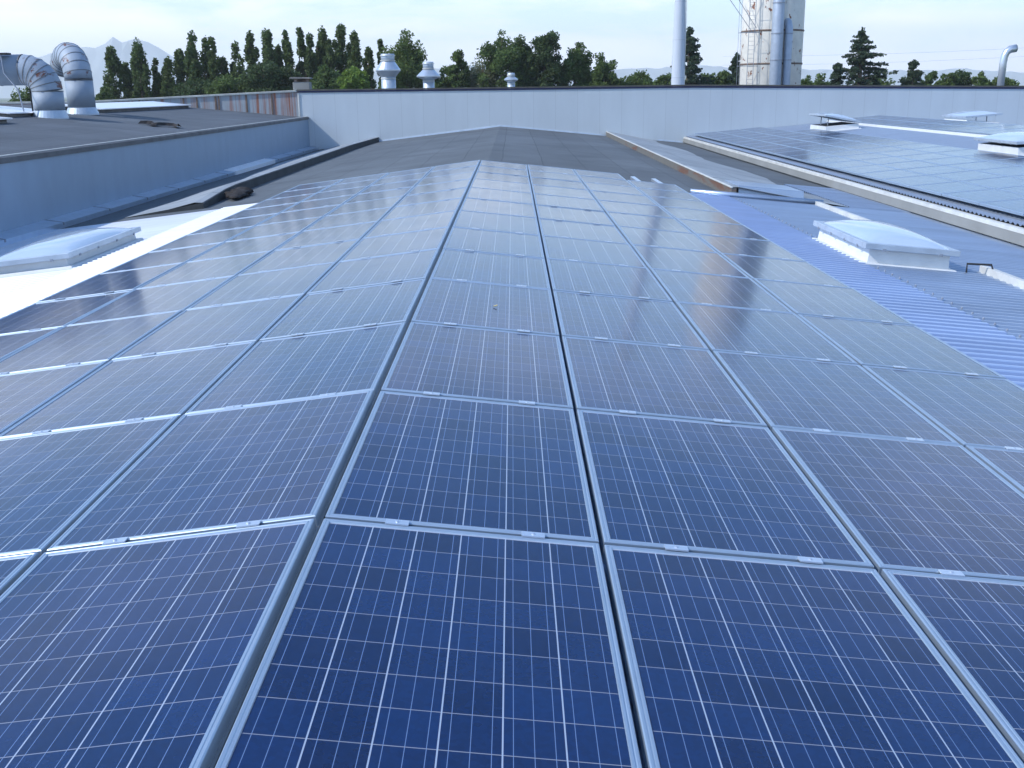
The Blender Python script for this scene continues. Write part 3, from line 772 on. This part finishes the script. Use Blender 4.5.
# ------------------------------------------------------------------ beyond the wall
def vent(x, y, r, z_top, rn, label, waist):
    t = empty('roof_vent', (x, y, .5), label, 'roof vent', 'vent cowls behind the wall')
    H = z_top
    MB().lathe([(rn*1.0, .5), (rn*1.0, H-waist[0])], x, y, 28).build('stem', M['zinc'], t, smooth=True)
    MB().lathe([(rn*1.02, H-waist[0]), (r, H-waist[1]), (r+.02, H-waist[1]+.02), (r+.02, H-waist[1]+.07), (r, H-waist[1]+.09), (rn*.95, H-waist[2])], x, y, 28).build('cowl', M['galva_clean'], t, smooth=False)
    MB().lathe([(rn*.93, H-waist[2]), (rn*.93, H)], x, y, 28).build('collar', M['zinc'], t, smooth=True)
    k = MB()
    for z in (H-waist[2]+.03, H-.12, H-waist[0]-.1): k.lathe([(rn*1.06, z), (rn*1.06, z+.035)], x, y, 28)
    k.build('bands', M['pale_trim'], t)
M['galva_clean'] = plain('galvanised_cowl', (.60, .65, .70), .32, .7, .08, 3)
vent(-6.45, 60, .70, 3.55, .42, 'tall round galvanised vent cowl, leftmost behind the wall', (1.28, .95, .42))
vent(-4.13, 60, .67, 3.08, .33, 'stout bell shaped vent cowl in front of the dark trees', (.98, .84, .42))
vent(.64, 60, .38, 2.42, .22, 'smallest vent cowl standing alone behind the middle of the wall', (.52, .42, .22))

ch = empty('steel_chimney', (11.8, 70, -8), 'tall smooth steel chimney rising out of the photo beside the silo', 'chimney')
c_ = MB(); prof = [(.56, -8), (.455, 1.6), (.44, 3), (.35, 7.5), (.34, 16)]; c_.lathe(prof, 11.80, 70, 32); c_.build('shaft', M['chimney'], ch, smooth=True)
rg = MB()
for z in (3.4, 6.2, 9, 12): rg.lathe([(.40, z), (.40, z+.05)], 11.80, 70, 32)
MB().tube([(12.19, 69.75, 0), (12.16, 69.75, 15)], .022, 6).build('cable', M['pale_trim'], ch)

def silo():
    cx, cy, r = 20.30, 80.0, 2.27
    t = empty('silo', (cx, cy, -8), 'big rust spotted white steel silo with pipes and a caged ladder', 'silo')
    MB().lathe([(r, -8), (r, 13.4), (r*.6, 14.4), (.3, 14.7)], cx, cy, 72).build('body', M['silo'], t, smooth=True)
    k = MB()
    for z in (-4, -1.2, 1.2, 3.05, 5.4, 8.2, 11): k.lathe([(r+.03, z), (r+.05, z+.03), (r+.05, z+.09), (r+.03, z+.12)], cx, cy, 72)
    k.build('ring_seams', M['rust'], t)
    # pipes in front
    MB().tube([(cx-.28, cy-r-.48, -8), (cx-.28, cy-r-.48, 9.5), (cx-.28, cy-r+.2, 10.3)], .43, 24).build('pipe', M['pipe'], t, smooth=True)
    MB().tube([(cx+.60, cy-r-.20, -8), (cx+.62, cy-r-.20, 5.55), (cx+.57, cy-r-.02, 5.95), (cx+.47, cy-r+.5, 6.15)], .29, 20).build('pipe', M['pipe'], t, smooth=True)
    b = MB()
    for z in (3.3, 5.15, 7.25): b.lathe([(.46, z), (.46, z+.07)], cx-.28, cy-r-.48, 24)
    for z in (3.3, 5.15): b.lathe([(.315, z), (.315, z+.07)], cx+.61, cy-r-.20, 24)
    b.build('pipe_bands', M['steel'], t)
    # ladder and cage at the left
    lx, ly = cx-2.0, cy-r*.68-.55
    la = MB()
    for dx in (-.22, .22): la.tube([(lx+dx, ly, -6), (lx+dx, ly, 12.5)], .022, 6)
    for i in range(60): la.tube([(lx-.22, ly, -5.8+i*.3), (lx+.22, ly, -5.8+i*.3)], .011, 5)
    la.build('ladder', M['steel'], t)
    cg = MB()
    for z in (2.95, 5.3, 7.6, 9.8):
        p = [(lx-.95+.0, ly+.1, z), (lx-.9, ly-.3, z), (lx-.2, ly-.62, z), (lx+.4, ly-.4, z), (lx+.45, ly+.1, z)]
        cg.tube(p, .016, 5)
        cg.tube([(lx-.95, ly+.1, z), (lx+.6, ly+.1, z)], .02, 5)
    for x, y in ((-.95, .1), (-.85, -.25), (.42, -.35)): cg.tube([(lx+x, ly+y, -3), (lx+x, ly+y, 12)], .013, 5)
    cg.build('ladder_cage', M['steel'], t)
silo()
for i, (a, b) in enumerate((((16.35, 78, 7.95), (18.35, 78, 5.35)), ((16.9, 78, 8.1), (18.65, 78, 5.6)))):
    d = Vector(a)-Vector(b)
    o = MB().tube([Vector(b), Vector(b)+d*2.4], .022, 6).build('stay_cable', M['steel'])
    tag(o, ('lower' if i == 0 else 'upper') + ' of two steel stay cables slanting up from the silo ladder', 'stay cable', 'stay cables at the silo')

def bent_pipe():
    t = empty('flue_pipe', (28.9, 60, .5), 'slim galvanised flue with a bent over open top at the far right', 'flue pipe')
    r = .20; c = [(28.95, 60, .5), (28.98, 60, 2.6), (29.02, 60, 3.0), (29.12, 60, 3.22), (29.3, 60, 3.36), (29.62, 60, 3.42)]
    MB().tube(c, [r, r, r, r*1.02, r*1.05, r*1.1], 20).build('pipe', M['galva_clean'], t, smooth=True)
    MB().tube([(29.62, 60, 3.42), (29.645, 60, 3.423)], r*1.0, 20).build('mouth', M['dark'], t)
bent_pipe()
for i, z in enumerate((5.9, 4.6)):
    p = [(30 + 74*s, 150+10*s, 2.6+z*.45 + i*-.6 + 1.6*s + 3*(s-.35)**2) for s in [k/24 for k in range(25)]]
    o = MB().tube(p, .011, 5).build('power_line', M['steel'])
    tag(o, ('upper' if i == 0 else 'lower') + ' thin power line sagging across the sky at the right', 'power line', 'power lines across the sky')

# ------------------------------------------------------------------ trees
def leaf_mesh(name, centres, n_leaf, size, spread, mat, rng, flat=1.0):
    """centres: array (k,4) x y z radius; many small leaf faces scattered through the clumps"""
    c = np.array(centres); w = c[:, 3]**2; idx = rng.choice(len(c), n_leaf, p=w/w.sum())
    d = rng.normal(size=(n_leaf, 3)); d /= np.linalg.norm(d, axis=1)[:, None]
    rad = c[idx, 3]*(rng.random(n_leaf)**.45)*spread
    p = c[idx, :3] + d*rad[:, None]*np.array([1, 1, flat])
    a = rng.normal(size=(n_leaf, 3)); a /= np.linalg.norm(a, axis=1)[:, None]
    b = np.cross(a, rng.normal(size=(n_leaf, 3))); b /= np.linalg.norm(b, axis=1)[:, None]
    s = size*(.6+.8*rng.random(n_leaf))[:, None]
    V = np.stack([p-a*s, p+b*s*.55, p+a*s, p-b*s*.55], 1).reshape(-1, 3)
    m = bpy.data.meshes.new(name); m.vertices.add(len(V)); m.vertices.foreach_set('co', V.ravel())
    m.loops.add(len(V)); m.loops.foreach_set('vertex_index', np.arange(len(V)))
    m.polygons.add(n_leaf); m.polygons.foreach_set('loop_start', np.arange(0, len(V), 4))
    m.materials.append(mat); m.update(calc_edges=True); return m

def tree(kind, x, y, top, rad, label, cat, group, seed):
    rng = np.random.default_rng(seed); H = top + 8.0
    t = empty({'pop': 'poplar_tree', 'cedar': 'cedar_tree', 'olive': 'willow_tree'}.get(kind, 'broadleaf_tree'), (x, y, -8), label, cat, group)
    cs = []; br = MB()
    if kind == 'pop':
        lean = rng.uniform(-.3, .3)
        subs = [(0, 0, 1.0, 1.0)] + [(rng.uniform(-.6, .6)*rad, rng.uniform(-.5, .5)*rad, rng.uniform(.70, .93), .6) for _ in range(2)]
        for sx, sy, hf, k in subs:
            for i in range(46):
                s = rng.uniform(.06, .985)
                pr = rad*k*(min(1, (s/.22))**.6)*max(.16, (1-max(0, (s-.35)/.68)**2.6))
                a = rng.uniform(0, 6.28); q = pr*.72*rng.random()**.5
                cs.append((sx+lean*s*rad+math.cos(a)*q, sy+math.sin(a)*q, H*hf*s, rad*k*rng.uniform(.22, .36)))
            cs.append((sx+lean*rad, sy, H*hf*.975, rad*.16))
        mesh = leaf_mesh('foliage', cs, 9000, .19, 1.25, M['poplar'], rng, 1.7)
        for k in range(7):
            a = rng.uniform(0, 6.28); z0 = H*rng.uniform(.12, .5)
            br.tube([(0, 0, z0), (math.cos(a)*rad*.5, math.sin(a)*rad*.5, z0+H*.12), (math.cos(a)*rad*.6, math.sin(a)*rad*.6, z0+H*.3)], [.09, .06, .02], 6)
    elif kind == 'cedar':
        for i in range(120):
            s = rng.uniform(0, 1)**1.25; z = H*(.36+.62*s); rr = rad*(1-s)**.80*rng.uniform(.5, 1.15)*1.15+.10
            if rng.random() < .12 and s > .2: rr *= 1.25
            a = i*2.4+rng.uniform(-.5, .5); L = rr; rise = L*rng.uniform(.12, .42)
            p0 = Vector((0, 0, z-rise*.7)); p1 = Vector((math.cos(a)*L, math.sin(a)*L, z+rise*.15)); pm = p0.lerp(p1, .5)+Vector((0, 0, rise*.35))
            br.tube([p0, pm, p1], [.055, .035, .012], 5)
            for q in (.35, .55, .72, .88, 1.0):
                c = (p0.lerp(pm, q*2) if q < .5 else pm.lerp(p1, q*2-1))
                cs.append((c.x+rng.normal()*.12, c.y+rng.normal()*.12, c.z-.10*q+rng.normal()*.06, .15+.16*(1-q)+.07*L*rng.random()))
        cs.append((0, 0, H*.985, .16)); cs.append((0, 0, H*.95, .22))
        mesh = leaf_mesh('foliage', cs, 22000, .13, 1.25, M['cedar'], rng, .55)
    else:
        lob = [(rng.uniform(0, 6.28), rng.uniform(-.5, .9), rng.uniform(.10, .26)) for _ in range(7)]
        zmid = H*.60; hz = H - zmid
        for i in range(190):
            d = rng.normal(size=3); d /= np.linalg.norm(d); q = rng.uniform(.35, 1.0)**.6*.86
            e = .98
            for la, lz, lw in lob:
                e += lw*max(0, (d[0]*math.cos(la)+d[1]*math.sin(la))*math.sqrt(1-lz*lz*.9)+d[2]*lz)**5
            e *= rng.uniform(.86, 1.08)
            px, py = d[0]*rad*q*min(e, 1.2), d[1]*rad*q*min(e, 1.2)
            pz = zmid + (d[2]*hz*q*min(e, 1.02) if d[2] > 0 else d[2]*H*.52*q)
            cs.append((px, py, pz, rad*rng.uniform(.12, .25)))
        zt = max(c[2]+c[3]*.9 for c in cs); kz = (H-zmid)/(zt-zmid)
        cs = [(c[0], c[1], zmid+(c[2]-zmid)*kz if c[2] > zmid else c[2], c[3]) for c in cs]
        mt = M[{'broad': 'broad', 'dark': 'darkleaf', 'light': 'lightleaf', 'olive': 'olive'}[kind]]
        mesh = leaf_mesh('foliage', cs, int(7000+4600*rad), .155 if kind != 'olive' else .11, 1.35, mt, rng, .9)
        for k in range(9):
            a = rng.uniform(0, 6.28); z0 = H*rng.uniform(.25, .45)
            br.tube([(0, 0, z0), (math.cos(a)*rad*.4, math.sin(a)*rad*.4, z0+H*.15), (math.cos(a)*rad*.7, math.sin(a)*rad*.7, z0+H*.32)], [.12, .07, .02], 6)
    f = bpy.data.objects.new('crown', mesh); COL.objects.link(f); f.parent = t
    tr = MB(); k = rad*.09+.10
    tr.tube([(0, 0, 0), (.05, .03, H*.3), (0, 0, H*.7), (0, 0, H*.95)], [k*1.3, k, k*.5, .03], 10)
    o = tr.build('trunk', M['bark'], None, smooth=True); o.parent = t
    o2 = br.build('branches', M['bark'], None); o2.parent = t
    return t

POP = [(-48.0,6.9,1.14),(-45.8,6.6,.89),(-44.2,7.6,1.14),(-43.2,5.7,.76),(-42.4,4.6,.76),(-40.2,6.5,1.02),(-39.2,7.4,1.02),(-38.0,8.2,1.02),(-37.1,8.0,1.14),(-35.2,8.0,.76),
       (-33.6,7.1,.89),(-32.4,6.1,.89),(-31.0,8.1,1.02),(-29.0,8.7,1.02),(-27.4,9.0,.89),(-25.3,9.1,.89),(-23.8,8.0,.76),(-23.1,7.6,.51),(-22.1,9.0,1.02),
       (-20.3,8.9,1.02),(-18.1,8.4,1.02),(-16.9,6.8,.76),(-15.4,7.8,.51)]
hdesc = lambda z: 'tall' if z > 7.7 else ('middling' if z > 6.6 else 'short')
POP += [(-47.0,5.2,.9),(-41.3,5.4,.9),(-36.2,6.3,.8),(-34.4,5.2,.9),(-30.0,6.9,.8),(-28.2,6.8,.8),(-26.4,7.2,.8),(-24.6,6.4,.8),(-21.2,6.9,.8),(-19.2,7.0,.8)]
POP.sort()
for i, (x, z, r) in enumerate(POP):
    tree('pop', x, 130 + (i % 3)*1.6, z, r*1.35, f'{hdesc(z)} narrow poplar, {ORD[i]} from the left in its row', 'poplar', 'row of poplars beyond the left roof', 100+i)
BR = [('broad',-30.6,3.6,2.2,'low green tree under the left half of the poplar row'),('dark',-35.0,3.2,1.9,'small dark tree between two poplar clumps at the left'),
      ('broad',41.4,2.5,1.6,'low tree filling in left of the small far cedar'),('dark',45.6,2.7,1.5,'dark low bush at the right foot of the small far cedar'),('broad',54.8,2.3,1.5,'low bush right behind the bent flue'),('broad',20.6,2.6,1.7,'low bush at the right foot of the cedar behind the chimney'),('dark',3.0,3.4,2.4,'dark underbrush below the smallest vent cowl'),
      ('broad',-20.6,4.4,2.0,'low tree just right of the chimney stub'),('broad',39.8,2.4,1.7,'low bush at the right foot of the largest cedar'),('broad',31.2,2.0,1.3,'low bush half hidden by the silo on its right'),
      ('dark',-26.8,4.8,2.6,'dark rounded tree low in front of the middle of the poplar row'),('dark',-24.3,4.3,2.2,'dark low tree right behind the chimney stub'),
      ('light',-17.0,4.2,1.62,'bright yellow green young tree at the right end of the poplars'),('broad',-11.0,8.0,2.43,'tall broad tree rising behind the two larger vent cowls'),
      ('broad',-8.4,3.5,1.4,'low green tree just right of the tallest vent cowl'),('broad',-6.6,4.1,1.62,'low tree between the bell vent and the grey green willow'),
      ('broad',-5.3,5.8,1.16,'slender tree poking up left of the grey green willow'),('olive',-2.6,5.2,2.66,'round grey green willow in front of the tall trees'),
      ('broad',-.4,7.8,2.5,'tall mid green tree behind the willow'),('broad',1.9,7.3,1.7,'tall green tree tucked left of the darkest tree'),('dark',4.3,7.6,1.95,'darkest tall tree right of the smallest vent'),
      ('broad',7.7,6.6,1.85,'tall tree right of the darkest tree'),('broad',10.9,5.3,1.73,'medium tree at the right end of the tall clump'),
      ('broad',14.9,3.4,1.73,'low round tree alone between the clump and the chimney'),('broad',17.6,3.1,1.27,'low bushy tree just left of the steel chimney'),
      ('broad',22.8,3.1,1.85,'low bushy tree between the chimney and the silo'),('broad',24.5,3.2,1.16,'low tree touching the left side of the silo'),
      ('broad',33.8,2.6,1.16,'low tree just right of the silo'),('broad',34.9,2.8,1.39,'low tree between the silo and the large cedar'),
      ('broad',47.5,2.9,1.04,'low tree right of the small far cedar'),('broad',48.9,2.7,1.04,'low pale tree in the gap of the right hand trees'),
      ('dark',50.8,3.0,1.39,'dark round tree left of the bent flue'),('broad',52.6,2.8,1.1,'green tree directly left of the bent flue'),
      ('broad',56.5,1.8,1.62,'low tree right of the bent flue at the photo edge'),('broad',-52.8,2.5,2.3,'low tree seen under the bent duct at the left'),
      ('broad',-45.4,2.4,.95,'small bush between the ducts and the first poplar')]
for i, (k, x, z, r, lb) in enumerate(BR):
    tree(k, x, 118 + (i % 2)*1.5, z, r*(1.4 if z < 3.7 else 1.25), lb, 'tree', 'broadleaf trees beyond the roofs', 300+i)
CD = [(19.2,7.7,3.3,'cedar with drooping tips standing behind the steel chimney'),(24.2,5.0,1.4,'small cedar peeping out left of the silo'),(37.2,7.4,4.1,'largest dark cedar with open layered branches, right of the silo'),
      (34.8,3.9,1.6,'small cedar against the left side of the largest cedar'),(42.8,4.1,2.2,'small pointed cedar well right of the largest cedar')]
for i, (x, z, r, lb) in enumerate(CD):
    tree('cedar', x, 112, z, r, lb, 'cedar', 'cedars beyond the wall', 500+i)
